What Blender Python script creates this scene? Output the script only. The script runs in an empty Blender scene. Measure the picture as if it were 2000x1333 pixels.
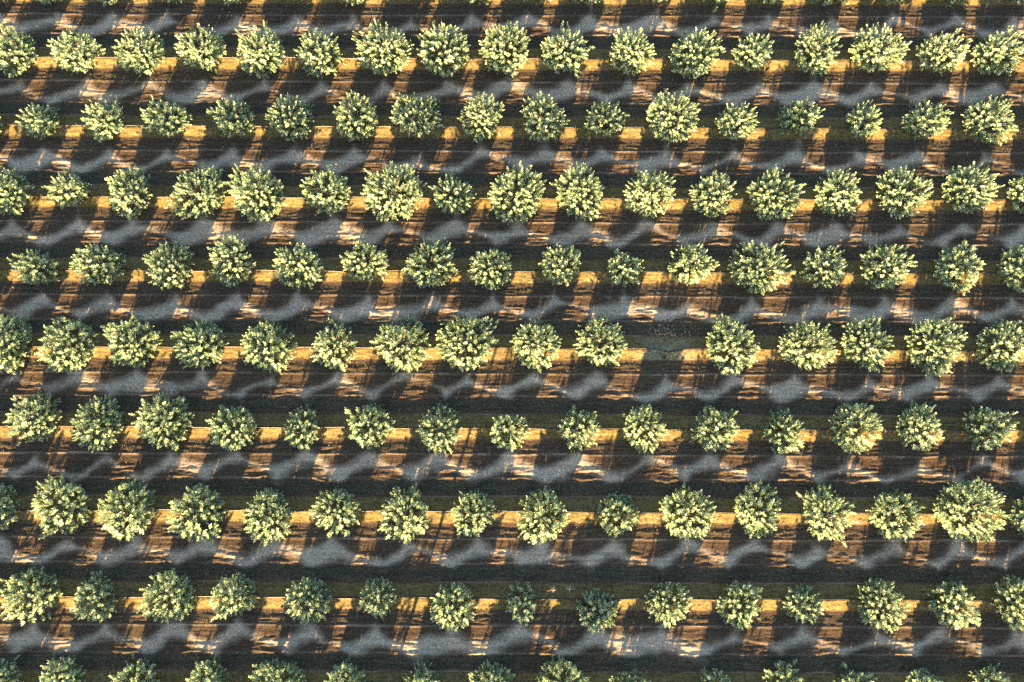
import bpy, math, random
import numpy as np

# ------------------------------------------------------------------ camera, sky, sun, exposure
scene = bpy.context.scene
COL = scene.collection
R = math.radians

cam_d = bpy.data.cameras.new('camera')
cam_d.sensor_width = 36.0
cam_d.lens = 36.0 * 1333.0 / 2000.0
cam_d.clip_start = 1.0
cam_d.clip_end = 8000.0
cam = bpy.data.objects.new('camera', cam_d)
COL.objects.link(cam)
cam.location = (0.0, 0.0, 57.17)
cam.rotation_euler = (0.1756, 0.0, 0.0)
scene.camera = cam

SUN_EL, SUN_AZ = 7.6, 17.1          # elevation; shadows run up the picture and 17 degrees to the right
world = bpy.data.worlds.new('World')
scene.world = world
world.use_nodes = True
wn, wl = world.node_tree.nodes, world.node_tree.links
wn.clear()
sky = wn.new('ShaderNodeTexSky')
sky.sky_type = 'NISHITA'
sky.sun_disc = False
sky.sun_elevation = R(SUN_EL)
sky.sun_rotation = R(180.0 + SUN_AZ)
sky.air_density, sky.dust_density, sky.ozone_density = 1.0, 1.1, 1.0
bgn = wn.new('ShaderNodeBackground')
bgn.inputs['Strength'].default_value = 0.05
wo = wn.new('ShaderNodeOutputWorld')
wl.new(sky.outputs[0], bgn.inputs[0])
wl.new(bgn.outputs[0], wo.inputs[0])

sun_d = bpy.data.lights.new('sun', 'SUN')
sun_d.energy = 5.0
sun_d.angle = R(0.5)
sun_d.color = (1.0, 0.66, 0.29)
sun = bpy.data.objects.new('sun', sun_d)
COL.objects.link(sun)
sun.rotation_euler = (R(90.0 - SUN_EL), 0.0, R(-SUN_AZ))   # travels towards +Y turned 17 degrees to +X
sun.location = (-20, -60, 30)

vs = scene.view_settings
vs.view_transform = 'Standard'
vs.look = 'None'
vs.exposure = 3.85
vs.gamma = 1.0
vs.use_curve_mapping = False
scene.cycles.max_bounces = 6
scene.cycles.use_denoising = False

# ------------------------------------------------------------------ small helpers
def hash2(ix, iy, seed):
    h = (ix.astype(np.int64) * 374761393 + iy.astype(np.int64) * 668265263 + seed * 974634317) & 0xffffffff
    h = ((h ^ (h >> 13)) * 1274126177) & 0xffffffff
    h = h ^ (h >> 16)
    return (h & 0xffff) / 65535.0

def noise(x, y, sx, sy, seed):
    """smooth value noise 0..1 with cells of sx by sy metres"""
    x = x / sx; y = y / sy
    ix = np.floor(x); iy = np.floor(y)
    fx = x - ix; fy = y - iy
    fx = fx * fx * (3 - 2 * fx); fy = fy * fy * (3 - 2 * fy)
    a = hash2(ix, iy, seed); b = hash2(ix + 1, iy, seed)
    c = hash2(ix, iy + 1, seed); d = hash2(ix + 1, iy + 1, seed)
    return (a * (1 - fx) + b * fx) * (1 - fy) + (c * (1 - fx) + d * fx) * fy

def smooth(a, b, t):
    s = np.clip((t - a) / (b - a), 0, 1)
    return s * s * (3 - 2 * s)

def mesh_from(name, verts, faces_flat, nside, mat, attrs=None, shade=False):
    """verts (n,3), faces_flat (m*nside) numpy arrays to a mesh; attrs: name -> (domain, values)"""
    me = bpy.data.meshes.new(name)
    nv = len(verts); nl = len(faces_flat); nf = nl // nside
    me.vertices.add(nv)
    me.vertices.foreach_set('co', np.ascontiguousarray(verts, dtype=np.float32).ravel())
    me.loops.add(nl)
    me.loops.foreach_set('vertex_index', np.ascontiguousarray(faces_flat, dtype=np.int32))
    me.polygons.add(nf)
    me.polygons.foreach_set('loop_start', np.arange(0, nl, nside, dtype=np.int32))
    if shade:
        me.polygons.foreach_set('use_smooth', np.ones(nf, dtype=bool))
    me.update(calc_edges=True)
    for k, (dom, val) in (attrs or {}).items():
        at = me.attributes.new(k, 'FLOAT', dom)
        at.data.foreach_set('value', np.ascontiguousarray(val, dtype=np.float32))
    me.materials.append(mat)
    return me

def link(name, me, parent=None, loc=(0, 0, 0), rot=(0, 0, 0)):
    o = bpy.data.objects.new(name, me)
    COL.objects.link(o)
    o.location = loc
    o.rotation_euler = rot
    if parent is not None:
        o.parent = parent
    return o

def tag(o, label=None, cat=None, group=None, kind=None):
    if label: o['label'] = label
    if cat: o['category'] = cat
    if group: o['group'] = group
    if kind: o['kind'] = kind
    return o

def tube(path, radii, sides=6):
    """tapered tube along path; returns verts, quads (flat)"""
    path = np.asarray(path, float); n = len(path)
    radii = np.broadcast_to(np.asarray(radii, float), (n,))
    t = np.gradient(path, axis=0)
    t /= np.linalg.norm(t, axis=1)[:, None] + 1e-9
    ref = np.where(np.abs(t[:, 2:3]) > 0.9, np.array([[1.0, 0, 0]]), np.array([[0, 0, 1.0]]))
    a = np.cross(t, ref); a /= np.linalg.norm(a, axis=1)[:, None] + 1e-9
    b = np.cross(t, a)
    ang = np.linspace(0, 2 * math.pi, sides, endpoint=False)
    v = path[:, None, :] + radii[:, None, None] * (a[:, None, :] * np.cos(ang)[None, :, None] + b[:, None, :] * np.sin(ang)[None, :, None])
    v = v.reshape(-1, 3)
    q = []
    for i in range(n - 1):
        for k in range(sides):
            k2 = (k + 1) % sides
            q += [i * sides + k, i * sides + k2, (i + 1) * sides + k2, (i + 1) * sides + k]
    # end caps as quads fans (6 sides -> 2 quads)
    for i in (0, n - 1):
        o = i * sides
        if sides == 6:
            q += [o, o + 1, o + 2, o + 3, o, o + 3, o + 4, o + 5]
        elif sides == 4:
            q += [o, o + 1, o + 2, o + 3]
    return v, np.array(q, dtype=np.int32)

def merge(parts):
    V, F, off = [], [], 0
    for v, f in parts:
        V.append(v); F.append(np.asarray(f) + off); off += len(v)
    return np.concatenate(V), np.concatenate(F)

# ------------------------------------------------------------------ materials
def new_mat(name):
    m = bpy.data.materials.new(name)
    m.use_nodes = True
    n, l = m.node_tree.nodes, m.node_tree.links
    n.clear()
    out = n.new('ShaderNodeOutputMaterial')
    return m, n, l, out

def leaf_material(name, c0, c1, c2, trans):
    m, n, l, out = new_mat(name)
    at = n.new('ShaderNodeAttribute'); at.attribute_name = 'tint'
    ramp = n.new('ShaderNodeValToRGB')
    e = ramp.color_ramp.elements
    e[0].position = 0.0; e[0].color = (*c0, 1)
    e[1].position = 1.0; e[1].color = (*c2, 1)
    x = e.new(0.5); x.color = (*c1, 1)
    l.new(at.outputs['Fac'], ramp.inputs[0])
    p = n.new('ShaderNodeBsdfPrincipled')
    p.inputs['Roughness'].default_value = 0.48
    p.inputs['Specular IOR Level'].default_value = 0.35
    l.new(ramp.outputs[0], p.inputs['Base Color'])
    t = n.new('ShaderNodeBsdfTranslucent')
    l.new(ramp.outputs[0], t.inputs['Color'])
    mx = n.new('ShaderNodeMixShader'); mx.inputs[0].default_value = trans
    l.new(p.outputs[0], mx.inputs[1]); l.new(t.outputs[0], mx.inputs[2])
    l.new(mx.outputs[0], out.inputs[0])
    return m

def plain_material(name, col, rough=0.7, var=0.25, scale=8.0):
    m, n, l, out = new_mat(name)
    p = n.new('ShaderNodeBsdfPrincipled')
    p.inputs['Roughness'].default_value = rough
    tc = n.new('ShaderNodeTexCoord')
    ns = n.new('ShaderNodeTexNoise'); ns.inputs['Scale'].default_value = scale; ns.inputs['Detail'].default_value = 4
    l.new(tc.outputs['Object'], ns.inputs['Vector'])
    mx = n.new('ShaderNodeMix'); mx.data_type = 'RGBA'
    mx.inputs[6].default_value = (*[c * (1 - var) for c in col], 1)
    mx.inputs[7].default_value = (*[c * (1 + var) for c in col], 1)
    l.new(ns.outputs[0], mx.inputs[0])
    l.new(mx.outputs[2], p.inputs['Base Color'])
    l.new(p.outputs[0], out.inputs[0])
    return m

LEAF = leaf_material('leaf', (0.055, 0.115, 0.07), (0.23, 0.32, 0.20), (0.52, 0.57, 0.41), 0.28)
BLADE = leaf_material('grass_blade', (0.02, 0.036, 0.026), (0.05, 0.06, 0.038), (0.20, 0.165, 0.085), 0.2)
BARK = plain_material('bark', (0.07, 0.055, 0.042), 0.85)
RUBBER = plain_material('black_plastic', (0.012, 0.012, 0.013), 0.45)
TWIG = plain_material('dead_twig', (0.42, 0.36, 0.30), 0.8)
CHIP = plain_material('dry_litter', (0.26, 0.18, 0.13), 0.85, 0.5, 3.0)
POSTW = plain_material('weathered_wood', (0.20, 0.17, 0.14), 0.85)

# ------------------------------------------------------------------ the orchard's plan (metres; rows run along X)
PITCH, ROW0, TILT, SPACING = 6.7, 42.93, -0.004, 5.535
def crest_y(r, x):
    return ROW0 - PITCH * r + TILT * x

TREES = {
    0: [(-47.63, 43.14, 3.39, 3.16), (-42.76, 42.92, 3.31, 2.77), (-37.3, 43.04, 2.63, 2.96), (-31.4, 43.2, 3.17, 2.7), (-25.76, 43.06, 3.35, 2.96), (-14.79, 43.04, 3.67, 3.32), (7.03, 42.85, 3.42, 2.74), (13.73, 43.22, 3.85, 3.08), (23.94, 43.17, 3.43, 2.75), (35.19, 43.06, 3.41, 2.73), (41.12, 43.24, 3.57, 2.86), (46.84, 42.91, 3.08, 2.46)],
    1: [(-44.8, 36.4, 3.43, 4.12), (-39.28, 36.31, 4.07, 3.68), (-33.4, 36.19, 4.09, 3.79), (-28.12, 36.74, 4.19, 3.83), (-22.55, 36.3, 4.42, 4.39), (-17.41, 36.11, 3.84, 3.86), (-11.44, 36.5, 4.72, 4.44), (-6.1, 36.39, 4.27, 4.31), (-0.51, 36.65, 4.18, 4.58), (4.79, 36.41, 4.25, 4.06), (10.79, 36.32, 4.04, 3.75), (16.37, 36.17, 3.95, 4.32), (21.86, 36.48, 3.46, 3.23), (27.39, 36.47, 3.43, 4.37), (32.98, 36.52, 4.59, 3.63), (38.83, 36.34, 4.3, 3.29), (43.68, 36.23, 4.4, 3.66)],
    2: [(-41.86, 29.74, 3.27, 2.89), (-36.06, 29.76, 3.24, 3.63), (-30.57, 30.01, 3.73, 3.14), (-24.66, 30.03, 3.57, 3.54), (-19.6, 30.03, 3.65, 3.67), (-13.76, 30.11, 3.73, 4.03), (-8.47, 30.26, 4.24, 3.63), (-2.79, 30.19, 3.39, 4.13), (2.75, 29.92, 3.56, 3.99), (8.36, 30.04, 3.39, 3.06), (14.15, 29.96, 4.34, 4.24), (19.82, 29.68, 3.46, 2.86), (25.54, 30.34, 3.46, 2.72), (31.22, 29.87, 2.9, 3.05), (36.7, 29.86, 3.97, 2.92), (42.14, 29.85, 3.95, 4.08)],
    3: [(-43.88, 23.16, 3.54, 3.93), (-38.58, 23.35, 3.52, 3.01), (-33.13, 22.95, 3.53, 4.19), (-27.05, 22.96, 4.57, 4.32), (-21.98, 22.86, 4.52, 4.57), (-16.09, 23.08, 3.86, 3.89), (-10.23, 22.96, 5.07, 4.65), (-5.11, 22.75, 3.29, 3.31), (0.43, 22.78, 4.53, 4.57), (5.92, 22.97, 3.96, 4.33), (11.86, 22.84, 4.36, 3.92), (17.44, 22.73, 3.56, 3.59), (22.68, 22.63, 4.32, 4.24), (28.28, 23.01, 3.78, 3.96), (33.81, 22.91, 3.86, 4.3), (39.71, 23.24, 4.08, 3.96), (44.92, 22.97, 3.13, 3.48)],
    4: [(-40.57, 16.3, 3.31, 2.95), (-35.14, 16.5, 3.95, 3.08), (-29.11, 16.58, 3.71, 3.93), (-23.86, 16.83, 3.35, 4.07), (-18.24, 16.37, 4.31, 3.33), (-12.48, 16.88, 3.87, 3.33), (-7.01, 16.59, 4.1, 3.98), (-1.83, 16.23, 3.61, 3.57), (4.13, 16.66, 3.25, 3.67), (9.53, 16.28, 2.88, 3.05), (15.28, 16.66, 3.61, 3.57), (20.89, 16.29, 4.44, 4.36), (26.55, 16.25, 3.35, 3.22), (31.8, 16.43, 3.57, 3.9), (37.89, 16.33, 3.7, 3.83), (43.18, 16.23, 3.25, 3.72)],
    5: [(-42.01, 9.9, 3.29, 4.9), (-36.81, 9.56, 4.03, 4.33), (-31.58, 9.73, 4.1, 3.99), (-25.98, 9.74, 3.71, 4.11), (-20.15, 9.44, 4.0, 4.1), (-14.85, 9.56, 3.44, 3.85), (-9.08, 9.7, 4.0, 4.84), (-3.81, 9.8, 4.52, 4.53), (2.01, 9.64, 3.86, 4.22), (7.5, 9.86, 3.87, 4.13), (18.25, 9.51, 4.02, 4.61), (24.63, 9.5, 4.45, 3.66), (29.46, 9.64, 3.59, 4.0), (35.09, 9.57, 3.93, 4.53), (40.82, 9.49, 3.75, 4.2)],
    6: [(-39.06, 3.6, 3.48, 3.94), (-33.74, 3.12, 3.61, 4.11), (-28.38, 3.28, 4.22, 4.19), (-22.77, 2.75, 3.68, 3.54), (-17.19, 2.65, 2.72, 3.22), (-11.59, 2.92, 3.29, 3.5), (-5.89, 2.69, 3.37, 3.59), (-0.19, 2.54, 2.95, 2.99), (5.56, 2.64, 3.17, 3.26), (10.82, 2.77, 3.29, 3.92), (16.57, 2.72, 3.45, 3.52), (22.22, 2.33, 2.98, 3.36), (27.91, 2.78, 3.75, 4.04), (33.23, 2.71, 3.19, 3.87), (38.99, 2.83, 3.37, 3.36)],
    7: [(-41.16, -3.64, 3.04, 3.76), (-36.05, -3.43, 4.08, 4.26), (-30.68, -3.82, 4.06, 4.39), (-25.01, -4.05, 3.85, 4.4), (-19.36, -4.27, 3.47, 4.32), (-14.04, -3.86, 3.68, 3.3), (-8.47, -4.11, 3.73, 4.09), (-3.05, -4.04, 3.31, 3.46), (2.43, -4.32, 3.81, 4.1), (8.48, -4.11, 3.12, 3.29), (14.01, -3.96, 4.23, 3.89), (19.58, -3.84, 3.51, 4.15), (25.02, -4.01, 3.46, 4.32), (30.55, -4.15, 3.8, 3.66), (36.28, -3.75, 4.89, 4.66), (41.74, -4.44, 3.31, 3.47)],
    8: [(-37.74, -10.19, 4.27, 3.53), (-32.65, -10.53, 2.92, 3.34), (-26.82, -10.34, 4.05, 3.49), (-21.85, -10.34, 3.33, 3.32), (-15.92, -10.66, 3.29, 3.44), (-10.55, -10.44, 2.81, 2.83), (-4.72, -11.1, 3.41, 3.62), (0.8, -10.83, 2.24, 2.89), (6.74, -11.46, 3.13, 2.92), (12.24, -10.94, 3.43, 3.0), (17.88, -11.0, 3.43, 3.45), (22.87, -10.95, 2.66, 2.81), (28.92, -10.99, 3.41, 3.77), (34.44, -11.03, 3.33, 3.32), (39.52, -10.81, 2.99, 4.15)],
    9: [(-39.27, -16.94, 2.9, 3.63), (-34.45, -17.05, 3.62, 4.52), (-28.73, -17.46, 3.66, 4.58), (-23.23, -17.12, 3.12, 3.9), (-17.98, -17.14, 4.2, 4.41), (-12.81, -17.59, 3.75, 4.68), (-7.02, -17.14, 3.11, 3.88), (-1.55, -17.37, 3.6, 4.04), (3.82, -17.51, 4.31, 5.0), (9.01, -17.44, 3.18, 2.99), (15.54, -17.57, 3.04, 3.5), (20.89, -17.17, 2.97, 3.71), (26.35, -17.53, 2.79, 3.49), (31.65, -17.36, 2.79, 3.48), (36.82, -17.5, 3.07, 3.84)],
}

GAP = (13.05, 9.36)                    # the missing tree of the sixth row counted from the top edge

# sprinklers stand half-way between neighbouring trees
SPRINKLERS = {}
rs = random.Random(5)
for r, row in TREES.items():
    xs = [t[0] for t in row]
    if r == 5:
        xs = sorted(xs + [GAP[0]])
    full = []
    for a, b in zip(xs, xs[1:]):
        k = max(1, round((b - a) / SPACING))
        full += [a + (b - a) * (j + 0.5) / k for j in range(k)]
    full = [xs[0] - SPACING * (j + 0.5) for j in range(3, -1, -1)] + full + [xs[-1] + SPACING * (j + 0.5) for j in range(4)]
    SPRINKLERS[r] = [x + rs.uniform(-0.2, 0.2) for x in full]
for r in (-2, -1, 10, 11):
    b0 = {-2: 0, -1: 1, 10: 8, 11: 9}[r]
    sh = {-2: -5.1, -1: -4.6, 10: 4.3, 11: 4.3}[r]
    SPRINKLERS[r] = [x + sh for x in SPRINKLERS[b0]]

def ground_height(x, y):
    """height and the fields that colour the ground"""
    v = ROW0 + TILT * x - y
    r = np.floor((v + 1.45) / PITCH)
    u = v - r * PITCH + 0.10 * (noise(x, r * 31.7, 4.0, 1.0, 3) - 0.5) + 0.05 * (noise(x, r * 11.7, 1.1, 1.0, 33) - 0.5)
    ri = r.astype(np.int64)
    rr = lambda k: hash2(ri, ri * 0 + k, 77)            # a number per row
    # raised bed under the trees, its crest at u = 0
    s = np.where(u > 0, np.clip(1 - u / 0.96, 0, 1), np.clip(1 + u / 1.25, 0, 1))
    z = 0.29 * (0.62 * s + 0.38 * s * s * (3 - 2 * s))
    bed = smooth(0.02, 0.16, s)
    z -= 0.015 * np.exp(-((u - 1.22) / 0.14) ** 2)
    ub = u
    u = u + 0.34 * (noise(x, r * 5.7, 2.3, 1, 70) - 0.5) + 0.22 * (noise(x, y, 0.75, 0.8, 71) - 0.5)
    # lips of soil along the wheel track
    lip = 2.12 + 0.12 * (rr(1) - 0.5)
    wob = 0.05 * (noise(x, r * 3.1, 2.5, 1, 8) - 0.5)
    z += (0.030 + 0.015 * rr(2)) * np.exp(-((ub - lip - wob) / 0.085) ** 2) * (0.55 + 0.6 * noise(x, y, 1.8, 9, 9))
    l2 = 3.25 + 0.5 * rr(3)
    z += (0.012 + 0.022 * rr(4)) * np.exp(-((u - l2 - wob) / 0.10) ** 2) * noise(x, y, 2.2, 9, 10) * 1.6
    l3 = 3.95 + 0.35 * rr(5)
    z += (0.020 + 0.025 * rr(6)) * np.exp(-((u - l3 + wob) / 0.11) ** 2) * noise(x, y, 1.6, 9, 11) * 1.7
    # roughness by zone
    weeds = smooth(1.08, 1.3, u) * (1 - smooth(1.9, 2.1, u))
    track = smooth(2.2, 2.35, u) * (1 - smooth(2.95 + 0.35 * rr(7), 3.15 + 0.35 * rr(7), u))
    till = smooth(2.95, 3.2, u) * (1 - smooth(4.2, 4.5, u))
    sod = np.clip(smooth(4.1, 4.5, u) * (1 - smooth(5.3, 5.5, u)), 0, 1)
    n1 = np.abs(noise(x + 0.5 * noise(x, y, .9, .9, 50), y, 0.95, 0.30, 12) - 0.5) * 2
    n2 = noise(x, y, 0.50, 0.21, 13)
    n3 = noise(x, y, 0.30, 0.26, 14)
    n4 = noise(x, y, 1.6, 0.42, 15)
    n5 = noise(x + 0.4 * n4, y, 0.75, 0.135, 16)
    n6 = noise(x, y, 0.26, 0.15, 17)
    z += (weeds + till + 0.3 * track + 0.5 * bed) * 0.055 * (n5 - 0.5) + (weeds + till + 0.4 * track + 0.9 * bed) * 0.030 * (n6 - 0.5)
    z += weeds * (0.024 * (1 - n1) + 0.014 * n2 + 0.016 * n3 - 0.03)
    z += till * (0.024 * (1 - n1) + 0.014 * n2 + 0.014 * n4 - 0.026)
    z += sod * (0.025 * n3 + 0.025 * n2 + 0.02 * n4 - 0.06)
    z += track * (0.008 * n2 + 0.007 * n3 + 0.010 * n1 - 0.012)
    z += bed * (0.03 * n2 + 0.03 * n3 + 0.05 * (n4 - 0.5) - 0.03)
    lip_light = np.exp(-((ub - lip - wob) / 0.075) ** 2) * (0.1 + 0.75 * noise(x, y, 3.0, 9, 9) * noise(x, y, 0.8, 9, 29) * 1.6) + 0.6 * np.exp(-((ub - l3 + wob) / 0.07) ** 2) * noise(x, y, 2.0, 9, 11) + 0.7 * np.exp(-((ub + 1.18 + wob) / 0.06) ** 2) * smooth(0.45, 0.7, noise(x, y, 2.4, 9, 19))  # faint sky light on the lips, painted as thin pale lines
    return z, ub, r, bed, track, sod, weeds, np.clip(lip_light, 0, 1)

# ------------------------------------------------------------------ ground: one sheet out to the horizon
def axis(lo, hi, step, far):
    a = list(np.arange(lo, hi + step * 0.5, step))
    s, p = step, a[-1]
    up = []
    while p < far:
        s *= 1.35; p += s; up.append(p)
    s, p = step, a[0]
    dn = []
    while p > -far:
        s *= 1.35; p -= s; dn.append(p)
    return np.array(dn[::-1] + a + up)

gx = axis(-51.0, 51.0, 0.2, 3500.0)
gy = axis(-20.5, 47.5, 0.066, 3500.0)
X, Y = np.meshgrid(gx, gy)
xf, yf = X.ravel(), Y.ravel()
z, u, rr_, bed, track, sod, weeds, lip_light = ground_height(xf, yf)
near = np.clip(1 - (np.maximum(np.abs(xf) - 54, np.abs(yf - 13) - 36.5)) / 60.0, 0, 1)
z = z * near
# dry soil is what the sprinklers' wet circles leave between them
wet = np.zeros_like(xf)
wx = xf + 0.85 * (noise(xf, yf, 2.6, 2.0, 20) - 0.5) + 0.35 * (noise(xf, yf, 0.7, 0.6, 21) - 0.5)
wy = yf + 0.8 * (noise(xf, yf, 2.4, 1.9, 22) - 0.5) + 0.25 * (noise(xf, yf, 0.6, 0.5, 23) - 0.5)
ii = np.abs(xf) < 75
ii &= (yf > -40) & (yf < 62)
sub = np.where(ii)[0]
sx_, sy_ = wx[sub], wy[sub]
w_ = np.zeros(len(sub))
rw = random.Random(11)
for r, xs in SPRINKLERS.items():
    for x in xs:
        rad = rw.uniform(3.12, 3.56)
        cy = crest_y(r, x) + rw.uniform(-0.3, 0.3)
        m = (np.abs(sx_ - x) < 4.6) & (np.abs(sy_ - cy) < 4.6)
        dd = np.sqrt((sx_[m] - x) ** 2 + (sy_[m] - cy) ** 2)
        w_[m] = np.maximum(w_[m], 1 - smooth(rad - 0.35, rad + 0.50, dd))
wet[sub] = w_
dry = np.where(ii, 1 - wet, 0.25)
streak = noise(xf, yf, 5.0, 0.16, 24)
dry = np.clip(dry * (0.72 + 0.5 * streak), 0, 1)
dry *= 1 - 0.55 * sod * noise(xf, yf, 0.9, 0.5, 25) - 0.35 * weeds
gap_pale = np.exp(-np.abs((xf - GAP[0] - 0.1) / 2.3) ** 4) * np.exp(-np.abs((yf - GAP[1]) / 1.3) ** 4)  # paler bed colour around the missing tree
gap_pale *= 0.35 + 1.0 * noise(xf, yf, 0.8, 0.45, 91)
nxg, nyg = len(gx), len(gy)
ix = np.arange(nxg - 1); iy = np.arange(nyg - 1)
IX, IY = np.meshgrid(ix, iy)
a = (IY * nxg + IX).ravel()
quads = np.stack([a, a + 1, a + 1 + nxg, a + nxg], 1).ravel()

m, n, l, out = new_mat('orchard_soil')
def attr(name):
    q = n.new('ShaderNodeAttribute'); q.attribute_name = name
    return q.outputs['Fac']
def mixc(f, a, b):
    q = n.new('ShaderNodeMix'); q.data_type = 'RGBA'
    for k, v in ((0, f), (6, a), (7, b)):
        if isinstance(v, (tuple, float)):
            q.inputs[k].default_value = v if isinstance(v, float) else (*v, 1)
        else:
            l.new(v, q.inputs[k])
    return q.outputs[2]
def mth(op, a, b=0.0, clamp=False):
    q = n.new('ShaderNodeMath'); q.operation = op; q.use_clamp = clamp
    for k, v in ((0, a), (1, b)):
        if isinstance(v, (int, float)):
            q.inputs[k].default_value = v
        else:
            l.new(v, q.inputs[k])
    return q.outputs[0]
geo = n.new('ShaderNodeNewGeometry')
def nz(scale, detail, sx=1.0, sy=1.0, rough=0.6):
    mp = n.new('ShaderNodeMapping'); mp.inputs['Scale'].default_value = (sx, sy, 1)
    l.new(geo.outputs['Position'], mp.inputs['Vector'])
    q = n.new('ShaderNodeTexNoise'); q.inputs['Scale'].default_value = scale
    q.inputs['Detail'].default_value = detail; q.inputs['Roughness'].default_value = rough
    l.new(mp.outputs[0], q.inputs['Vector'])
    return q.outputs['Fac']
grain = mth('MULTIPLY_ADD', nz(4.6, 4, 1, 1.4, 0.75), 3.6); grain.node.inputs[2].default_value = -1.3; grain.node.use_clamp = True
grit = mth('MULTIPLY_ADD', nz(4.5, 2, 1, 1.2), 6.0); grit.node.inputs[2].default_value = -3.4; grit.node.use_clamp = True
patch = mth('MULTIPLY_ADD', nz(0.55, 4, 0.6, 1.4), 3.0); patch.node.inputs[2].default_value = -1.0; patch.node.use_clamp = True
streaks = mth('MULTIPLY_ADD', nz(1.0, 4, 0.35, 5.5, 0.7), 3.4); streaks.node.inputs[2].default_value = -1.2; streaks.node.use_clamp = True
sg = mth('ADD', mth('MULTIPLY', grain, 0.55), mth('MULTIPLY', streaks, 0.45))
c_wet = mixc(sg, (0.009, 0.009, 0.009), (0.102, 0.066, 0.042))
c_dry = mixc(grain, (0.20, 0.165, 0.13), (0.50, 0.41, 0.33))
c = mixc(attr('dry'), c_wet, c_dry)
c_sod = mixc(sg, (0.007, 0.010, 0.009), (0.075, 0.068, 0.046))
c = mixc(mth('MULTIPLY', attr('sod'), mth('MULTIPLY_ADD', patch, 0.6), True), c, c_sod)
c_bed = mixc(sg, (0.013, 0.017, 0.014), (0.170, 0.122, 0.034))
c_bed2 = mixc(grain, (0.05, 0.042, 0.026), (0.19, 0.145, 0.065))
c_bedm = mixc(mth('MULTIPLY', patch, 0.75), c_bed, c_bed2)
c_bedm = mixc(attr('gap_pale'), c_bedm, mixc(grain, (0.06, 0.06, 0.042), (0.25, 0.225, 0.15)))
speck = mth('MULTIPLY_ADD', nz(2.6, 3, 0.7, 1.6, 0.7), 7.0); speck.node.inputs[2].default_value = -3.9; speck.node.use_clamp = True
c_bedm = mixc(mth('MULTIPLY', speck, 0.8), c_bedm, (0.022, 0.021, 0.014))
c = mixc(attr('bed'), c, c_bedm)
c = mixc(mth('MULTIPLY', grit, 0.4), c, (0.21, 0.19, 0.16))
p = n.new('ShaderNodeBsdfPrincipled')
p.inputs['Roughness'].default_value = 0.92
p.inputs['Specular IOR Level'].default_value = 0.15
l.new(c, p.inputs['Base Color'])
bmp = n.new('ShaderNodeBump'); bmp.inputs['Strength'].default_value = 0.7; bmp.inputs['Distance'].default_value = 0.05
l.new(nz(6.0, 4, 0.8, 1.5, 0.7), bmp.inputs['Height'])
l.new(bmp.outputs[0], p.inputs['Normal'])
l.new(p.outputs[0], out.inputs[0])
SOIL = m

gm = mesh_from('ground', np.stack([xf, yf, z], 1), quads, 4, SOIL,
               {'dry': ('POINT', np.clip(dry + 0.6 * lip_light * (1 - bed), 0, 1)), 'zone': ('POINT', smooth(1.0, 1.2, u)), 'gap_pale': ('POINT', np.clip(gap_pale, 0, 1)), 'bed': ('POINT', bed), 'sod': ('POINT', np.clip(sod + 0.35 * weeds, 0, 1))}, shade=True)  # the dry field also carries the painted light on the lips
ground = tag(link('ground', gm), kind='structure')

def hz(x, y):
    return float(ground_height(np.array([x], float), np.array([y], float))[0][0])

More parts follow.
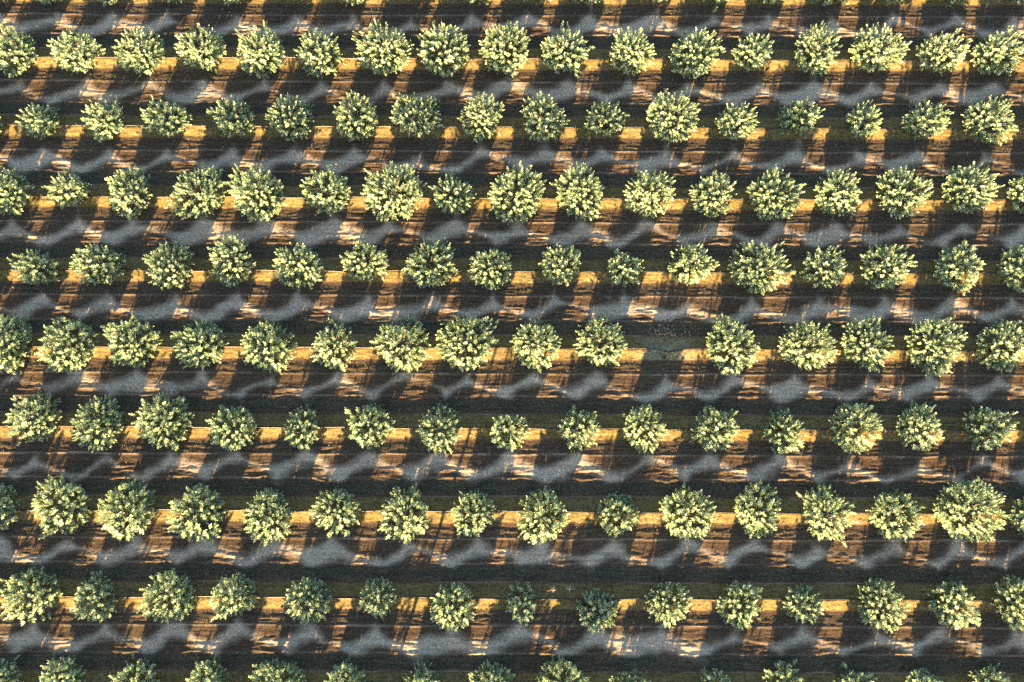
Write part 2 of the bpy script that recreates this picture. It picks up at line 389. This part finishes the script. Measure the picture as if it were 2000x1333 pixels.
# ------------------------------------------------------------------ trees
# ------------------------------------------------------------------ one tree crown: shoots carrying leaves
def crown_arrays(w, d, seed, dens=1.0, leaf_scale=1.0):
    """leaf faces of a crown w wide (x) and d deep (y) with its trunk foot at the origin"""
    g = np.random.default_rng(seed)
    r = (w + d) / 4.0
    hl = 0.62 * r
    up, dn = 0.86 * r, 0.56 * r
    n = int(44 * r * r * dens)
    # outer shoots, even over the dome
    i = np.arange(n) + 0.5
    z = 1.0 - 1.86 * i / n
    ph = i * 2.399963 + g.uniform(0, 6.28)
    z = np.clip(z + g.normal(0, 0.05, n), -0.92, 1.0)
    ph = ph + g.normal(0, 0.13, n)
    ex = np.where(z > 0, 2.4, 4.5)
    c = (1 - np.abs(z) ** ex) ** (1 / ex)
    D = np.stack([c * np.cos(ph), c * np.sin(ph), z], 1)
    # uneven outline: lobes and a notch or two
    lob = np.ones(n)
    for k in (2, 3, 5, 7, 9):
        lob += g.normal(0, 0.07) * np.cos(k * ph + g.uniform(0, 6.28)) * c
    for _ in range(6):
        dv = g.normal(0, 1, 3); dv /= np.linalg.norm(dv); dv[2] = abs(dv[2]) * 0.6
        lob += g.uniform(-0.32, 0.18) * np.clip((D @ dv - 0.72) / 0.28, 0, 1)
    rad = lob * g.uniform(0.76, 1.05, n)
    rad[g.random(n) < 0.07] *= 1.10
    keep = g.random(n) < 0.96
    # inner shoots fill the crown behind them
    m = int(n * 0.30)
    Di = g.normal(0, 1, (m, 3)); Di /= np.linalg.norm(Di, axis=1)[:, None]
    # low skirt of shoots
    ms = int(n * 0.5)
    zs = g.uniform(-0.93, -0.15, ms); ps = g.uniform(0, 6.28, ms); cs = (1 - np.abs(zs) ** 4.5) ** (1 / 4.5)
    Ds = np.stack([cs * np.cos(ps), cs * np.sin(ps), zs], 1)
    D = np.concatenate([D[keep], Di, Ds]); rad = np.concatenate([rad[keep], g.uniform(0.35, 0.72, m), g.uniform(0.84, 1.03, ms)])
    N = len(D); n_out = int(keep.sum())
    lean = g.normal(0, 0.13 * r, 2)
    S = np.where(D[:, 2] > 0, up * g.uniform(0.88, 1.08), dn)
    tip = np.stack([D[:, 0] * w / 2 * rad, D[:, 1] * d / 2 * rad, hl + D[:, 2] * S * rad], 1)
    tip[:, :2] += lean[None, :] * np.clip(D[:, 2:3] * rad[:, None], -0.3, 1)
    ax = D * np.array([0.8, 0.8, 0.6]) + np.array([0, 0, 0.42]) + g.normal(0, 0.16, (N, 3))
    ax /= np.linalg.norm(ax, axis=1)[:, None]
    L = g.uniform(0.30, 0.50, N)
    K = 20
    u = np.tile(np.linspace(0.0, 1.0, K), (N, 1)) + g.uniform(-0.05, 0.05, (N, K))   # 0 at the tip
    base = tip[:, None, :] - ax[:, None, :] * (0.10 + u * 0.9)[:, :, None] * L[:, None, None]
    a1 = np.cross(ax, np.array([0.31, 0.67, 0.67])); a1 /= np.linalg.norm(a1, axis=1)[:, None]
    a2 = np.cross(ax, a1)
    th = np.arange(K)[None, :] * 2.4 + g.uniform(0, 6.28, (N, 1)) + g.normal(0, 0.25, (N, K))
    rd = a1[:, None, :] * np.cos(th)[:, :, None] + a2[:, None, :] * np.sin(th)[:, :, None]
    an = np.radians(18 + 58 * np.clip(u, 0, 1) + g.normal(0, 9, (N, K)))
    ld = ax[:, None, :] * np.cos(an)[:, :, None] + rd * np.sin(an)[:, :, None]
    ln = g.uniform(0.14, 0.225, (N, K)) * leaf_scale
    sd = np.cross(ld, ax[:, None, :] + 1e-3); sd /= np.linalg.norm(sd, axis=2)[:, :, None] + 1e-9
    nr = np.cross(sd, ld)
    wd = (ln * 0.25)[:, :, None]
    p0 = base
    pm = base + ld * (ln * 0.52)[:, :, None]
    p1 = pm + sd * wd + nr * wd * 0.25
    p2 = base + ld * ln[:, :, None] - nr * wd * 0.35
    p3 = pm - sd * wd + nr * wd * 0.25
    V = np.stack([p0, p1, p2, p3], 2).reshape(-1, 3)
    V[:, 2] = np.maximum(V[:, 2], 0.12)
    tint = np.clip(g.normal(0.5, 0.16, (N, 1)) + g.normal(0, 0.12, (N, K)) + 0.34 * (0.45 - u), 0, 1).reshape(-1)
    # hidden shoots keep every other leaf
    kp = np.ones((N, K), bool); kp[n_out:n_out + m, ::2] = False
    kp = kp.reshape(-1)
    V = V.reshape(-1, 4, 3)[kp].reshape(-1, 3); tint = tint[kp]
    F = np.arange(len(V), dtype=np.int32)
    return V, F, tint, hl, up


def trunk_arrays(w, d, hl, up, seed):
    g = random.Random(seed + 9000)
    r = (w + d) / 4
    parts = [tube([(0, 0, -0.12), (g.uniform(-.03, .03), g.uniform(-.03, .03), 0.25 * r), (g.uniform(-.06, .06), g.uniform(-.06, .06), 0.5 * r)],
                  [0.055 * r + 0.01, 0.042 * r, 0.036 * r])]
    for k in range(6):
        t = k * 1.047 + g.uniform(-.3, .3)
        e = g.uniform(0.35, 0.72)
        hh = hl + up * (g.uniform(0.25, 0.7) if k else 0.75)
        parts.append(tube([(0, 0, 0.36 * r), (0.22 * w * e * math.cos(t), 0.22 * d * e * math.sin(t), 0.62 * r),
                           (0.5 * w * e * math.cos(t), 0.5 * d * e * math.sin(t), hh)], [0.030 * r, 0.020 * r, 0.008 * r], 4))
    return merge(parts)

ORD = ['first', 'second', 'third', 'fourth', 'fifth', 'sixth', 'seventh', 'eighth', 'ninth', 'tenth']
def row_phrase(r):
    if r == 0: return 'row cut by the top edge'
    if r == 9: return 'row cut by the bottom edge'
    return ORD[r - 1] + ' full row'

made = {}
for r, row in TREES.items():
    for i, (x, y, w, d) in enumerate(row):
        seed = r * 100 + i + 1
        V, F, tint, hl, up = crown_arrays(w, d, seed)
        o = bpy.data.objects.new('orchard_tree', None)
        o.empty_display_size = 0.3
        COL.objects.link(o)
        o.location = (x, y, hz(x, y) - 0.02)
        cm = mesh_from('crown', V, F, 4, LEAF, {'tint': ('FACE', tint)})
        link('crown', cm, o)
        tv, tf = trunk_arrays(w, d, hl, up, seed)
        link('trunk', mesh_from('trunk', tv, tf, 4, BARK, shade=True), o)
        a = (w + d) / 2
        q = w / d
        size = 'small' if a < 3.45 else ('large' if a > 4.35 else 'midsize')
        shape = 'wide' if q > 1.13 else ('narrow' if q < 0.88 else 'round')
        k = len(row)
        place = (ORD[i] + ' from the left') if i < (k + 1) // 2 else (ORD[k - 1 - i] + ' from the right')
        place = place.replace('first from the left', 'leftmost').replace('first from the right', 'rightmost')
        lab = f'{size} {shape} green tree, {place} in the {row_phrase(r)}'
        if r == 5 and i == 9: lab = f'{size} {shape} tree just left of the empty planting gap in the orchard'
        if r == 5 and i == 10: lab = f'{size} {shape} tree just right of the empty planting gap in the orchard'
        tag(o, lab, 'tree', 'orchard trees planted in rows')
        made[(r, i)] = o

# the rest of the orchard, outside the picture: their shadows reach into it
def spot_list():
    s = []
    g = random.Random(3)
    def fill(r, x0):
        x = x0
        while x > -68:
            x -= SPACING; s.append((x, crest_y(r, x)))
    for r, row in TREES.items():
        if r: fill(r, row[0][0])
        x = row[-1][0]
        for _ in range(2):
            x += SPACING; s.append((x, crest_y(r, x)))
    # trees of the top row that stay just above the frame
    xs = [t[0] for t in TREES[0]]
    x = TREES[1][0][0] - 2.6
    while x < 52:
        if min(abs(x - q) for q in xs) > 3.2: s.append((x, crest_y(0, x) + 0.7))
        x += SPACING
    for r, sh in ((10, -2.3), (11, -4.5), (12, -6.8)):
        x = TREES[9][0][0] + sh - SPACING * (5 if r < 12 else 5)
        while x < 50:
            s.append((x, crest_y(r, x))); x += SPACING
    return [(x + g.uniform(-.2, .2), y + g.uniform(-.2, .2), g.uniform(3.5, 4.4), g.uniform(3.5, 4.4)) for x, y in s]

VV, FF, TT, off = [], [], [], 0
for k, (x, y, w, d) in enumerate(spot_list()):
    V, F, t, hl, up = crown_arrays(w, d, 7000 + k % 12, dens=0.32, leaf_scale=1.7)
    V = V + np.array([x, y, hz(x, y)])
    VV.append(V); FF.append(F + off); TT.append(t); off += len(V)
far = mesh_from('orchard_beyond', np.concatenate(VV), np.concatenate(FF), 4, LEAF, {'tint': ('FACE', np.concatenate(TT))})
tag(link('orchard_beyond', far), 'further orchard trees continuing beyond the edges of the photo', 'trees', kind='stuff')

# ------------------------------------------------------------------ irrigation hoses with their sprinklers
for r in range(0, 10):
    xs = np.arange(-56, 56.1, 0.35)
    dyv = 0.16 * (noise(xs, xs * 0 + r * 7.3, 3.4, 1, 41) - 0.5) + 0.05 * (noise(xs, xs * 0 + r * 3.3, 0.9, 1, 42) - 0.5)
    ys = crest_y(r, xs) + dyv + 0.03
    if r == 5:
        ys -= 0.24 * np.exp(-((xs - 13.2) / 0.75) ** 2)
    zs = ground_height(xs, ys)[0] + 0.04
    v, f = tube(np.stack([xs, ys, zs], 1), 0.045)
    root = bpy.data.objects.new('irrigation_hose', None)
    COL.objects.link(root)
    yc = float(crest_y(r, 0))
    root.location = (0, yc, 0.4)
    link('hose', mesh_from('hose', v - np.array([0, yc, 0.4]), f, 4, RUBBER, shade=True), root)
    tag(root, 'thin black irrigation hose along the ' + row_phrase(r).replace('row', 'tree row'),
        'hose', 'black irrigation hoses along the tree rows')
    for x in SPRINKLERS[r]:
        if abs(x) > 52: continue
        y = float(np.interp(x, xs, ys)) + rs.uniform(-0.06, 0.06)
        zb = hz(x, y)
        lx, ly = rs.uniform(-.05, .05), rs.uniform(-.05, .05)
        v, f = merge([tube([(0, 0, -0.1), (lx, ly, 0.26)], [0.022, 0.016], 4),
                      tube([(lx - .06, ly, 0.26), (lx + .06, ly, 0.275)], 0.02, 4),
                      tube([(lx, ly, 0.26), (lx, ly, 0.34)], [0.035, 0.02], 6)])
        link('sprinkler', mesh_from('sprinkler', v, f, 4, RUBBER), root, (x, y - yc, zb - 0.4))

# ------------------------------------------------------------------ grass: tufts in the alleys and on the beds
gg = np.random.default_rng(17)
N = 150000
tx = gg.uniform(-53, 53, N); ty = gg.uniform(-22, 48.5, N)
tz, tu, tr, tb, tt, ts, tw, tl = ground_height(tx, ty)
pk = np.clip(0.75 * ts + 0.55 * tw + 0.4 * tb + 0.03, 0, 1) * (0.25 + 1.1 * noise(tx, ty, 2.2, 0.9, 61))
k = gg.random(N) < pk
tx, ty, tz, tb = tx[k], ty[k], tz[k], tb[k]
n_t = len(tx)
B = 4
ang = gg.uniform(0, 6.28, (n_t, B)); lean = gg.uniform(0.15, 0.9, (n_t, B))
hgt = gg.uniform(0.035, 0.12, (n_t, B)) * (1 - 0.45 * tb)[:, None]
wv = gg.uniform(0.014, 0.034, (n_t, B))
ox = tx[:, None] + gg.normal(0, 0.05, (n_t, B)); oy = ty[:, None] + gg.normal(0, 0.05, (n_t, B))
oz = np.broadcast_to(tz[:, None], (n_t, B)) - 0.01
ca, sa = np.cos(ang), np.sin(ang)
b0 = np.stack([ox - sa * wv, oy + ca * wv, oz], 2)
b1 = np.stack([ox + sa * wv, oy - ca * wv, oz], 2)
tp = np.stack([ox + ca * hgt * lean, oy + sa * hgt * lean, oz + hgt * np.sqrt(1 - 0.6 * lean ** 2)], 2)
V = np.stack([b0, b1, tp], 2).reshape(-1, 3)
F = np.arange(len(V), dtype=np.int32)
tuft = noise(tx, ty, 1.6, 0.8, 62)
tint = np.clip(0.15 + 0.75 * tuft[:, None] + gg.normal(0, 0.16, (n_t, B)) + 0.2 * tb[:, None], 0, 1).reshape(-1)
gme = mesh_from('grass', V, F, 3, BLADE, {'tint': ('FACE', tint)})
tag(link('grass', gme), 'short rough grass and weeds between the tree rows', 'grass', kind='stuff')

# ------------------------------------------------------------------ small things in the empty planting gap and beside it
def chips(cx, cy, sx, sy, count, seed, smin, smax):
    g = np.random.default_rng(seed)
    parts = []
    for _ in range(count):
        x, y = cx + g.normal(0, sx), cy + g.normal(0, sy)
        zz = hz(x, y)
        s = g.uniform(smin, smax)
        q = g.normal(0, 1, (8, 3)) * 0.12 + np.array([[a, b, c] for a in (-1, 1) for b in (-1, 1) for c in (-1, 1)])
        q = q * np.array([s, s * g.uniform(.5, .9), s * .35])
        t = g.uniform(0, 3.14)
        q = np.stack([q[:, 0] * math.cos(t) - q[:, 1] * math.sin(t), q[:, 0] * math.sin(t) + q[:, 1] * math.cos(t), q[:, 2]], 1)
        q += np.array([x, y, zz + s * .25])
        parts.append((q, np.array([0, 1, 3, 2, 4, 6, 7, 5, 0, 4, 5, 1, 2, 3, 7, 6, 0, 2, 6, 4, 1, 5, 7, 3])))
    return merge(parts)

v, f = chips(13.05, 10.75, 0.85, 0.26, 90, 5, 0.03, 0.075)
tag(link('dry_litter', mesh_from('dry_litter', v, f, 4, CHIP)), 'pale dry litter scattered above the empty planting gap', 'litter', kind='stuff')

def lump(name, x, y, s, mat, seed, label, cat):
    g = np.random.default_rng(seed)
    vv, ff = [], []
    nu, nv2 = 10, 6
    for j in range(nv2):
        ph = -0.5 + (math.pi / 2 + 0.45) * j / (nv2 - 1)
        for i in range(nu):
            th = 2 * math.pi * i / nu
            k = 1 + g.uniform(-.2, .2)
            vv.append((s * k * math.cos(ph) * math.cos(th), s * .8 * k * math.cos(ph) * math.sin(th), s * .55 * math.sin(ph)))
    for j in range(nv2 - 1):
        for i in range(nu):
            ff += [j * nu + i, j * nu + (i + 1) % nu, (j + 1) * nu + (i + 1) % nu, (j + 1) * nu + i]
    o = link(name, mesh_from(name, np.array(vv), np.array(ff), 4, mat, shade=True), None, (x, y, hz(x, y) + 0.02))
    tag(o, label, cat)
DARK = plain_material('dark_clod', (0.02, 0.018, 0.015), 0.95)
lump('soil_clod', 12.86, 8.67, 0.17, DARK, 3, 'dark clod of soil below the hose in the empty planting gap', 'clod')

def dead_weed(x, y, seed, label):
    g = random.Random(seed)
    parts = [tube([(0, -0.35, 0), (0.02, -0.1, 0.16), (0, 0.1, 0.22)], [0.03, 0.026, 0.022], 4)]
    for k in range(7):
        t = math.pi * (k / 6.0) + g.uniform(-.2, .2)
        L = g.uniform(.28, .5)
        parts.append(tube([(0, 0.0, 0.19), (L * .5 * math.cos(t), L * .5 * math.sin(t), 0.26), (L * math.cos(t + .2), L * math.sin(t + .2), 0.22)], [0.022, 0.018, 0.010], 4))
    v, f = merge(parts)
    o = link('dead_weed', mesh_from('dead_weed', v, f, 4, TWIG), None, (x, y, hz(x, y) - 0.01))
    tag(o, label, 'dead weed', 'dead weeds on the tree bed')
dead_weed(4.56, -9.98, 2, 'larger pale dead weed with spread twigs between two small trees near the bottom')
dead_weed(3.26, -10.02, 7, 'smaller tan dead weed just right of the narrow tree near the bottom')

# the post below the picture whose long thin shadow crosses the lower rows
px_, py_ = -10.12, -19.0
zb = hz(px_, py_)
v, f = tube([(0, 0, -0.6), (0, 0, 2.5), (0.02, 0, 4.5)], [0.14, 0.13, 0.105], 12)
cap = np.array([2 * 12 + k for k in range(12)])
f = np.concatenate([f, np.array([24, 25, 26, 27, 24, 27, 28, 29, 24, 29, 30, 31, 24, 31, 32, 33, 24, 33, 34, 35])])
post = link('wooden_post', mesh_from('wooden_post', v, f, 4, POSTW), None, (px_, py_, zb))
tag(post, 'tall weathered wooden post casting a long thin shadow across the lower rows', 'post')
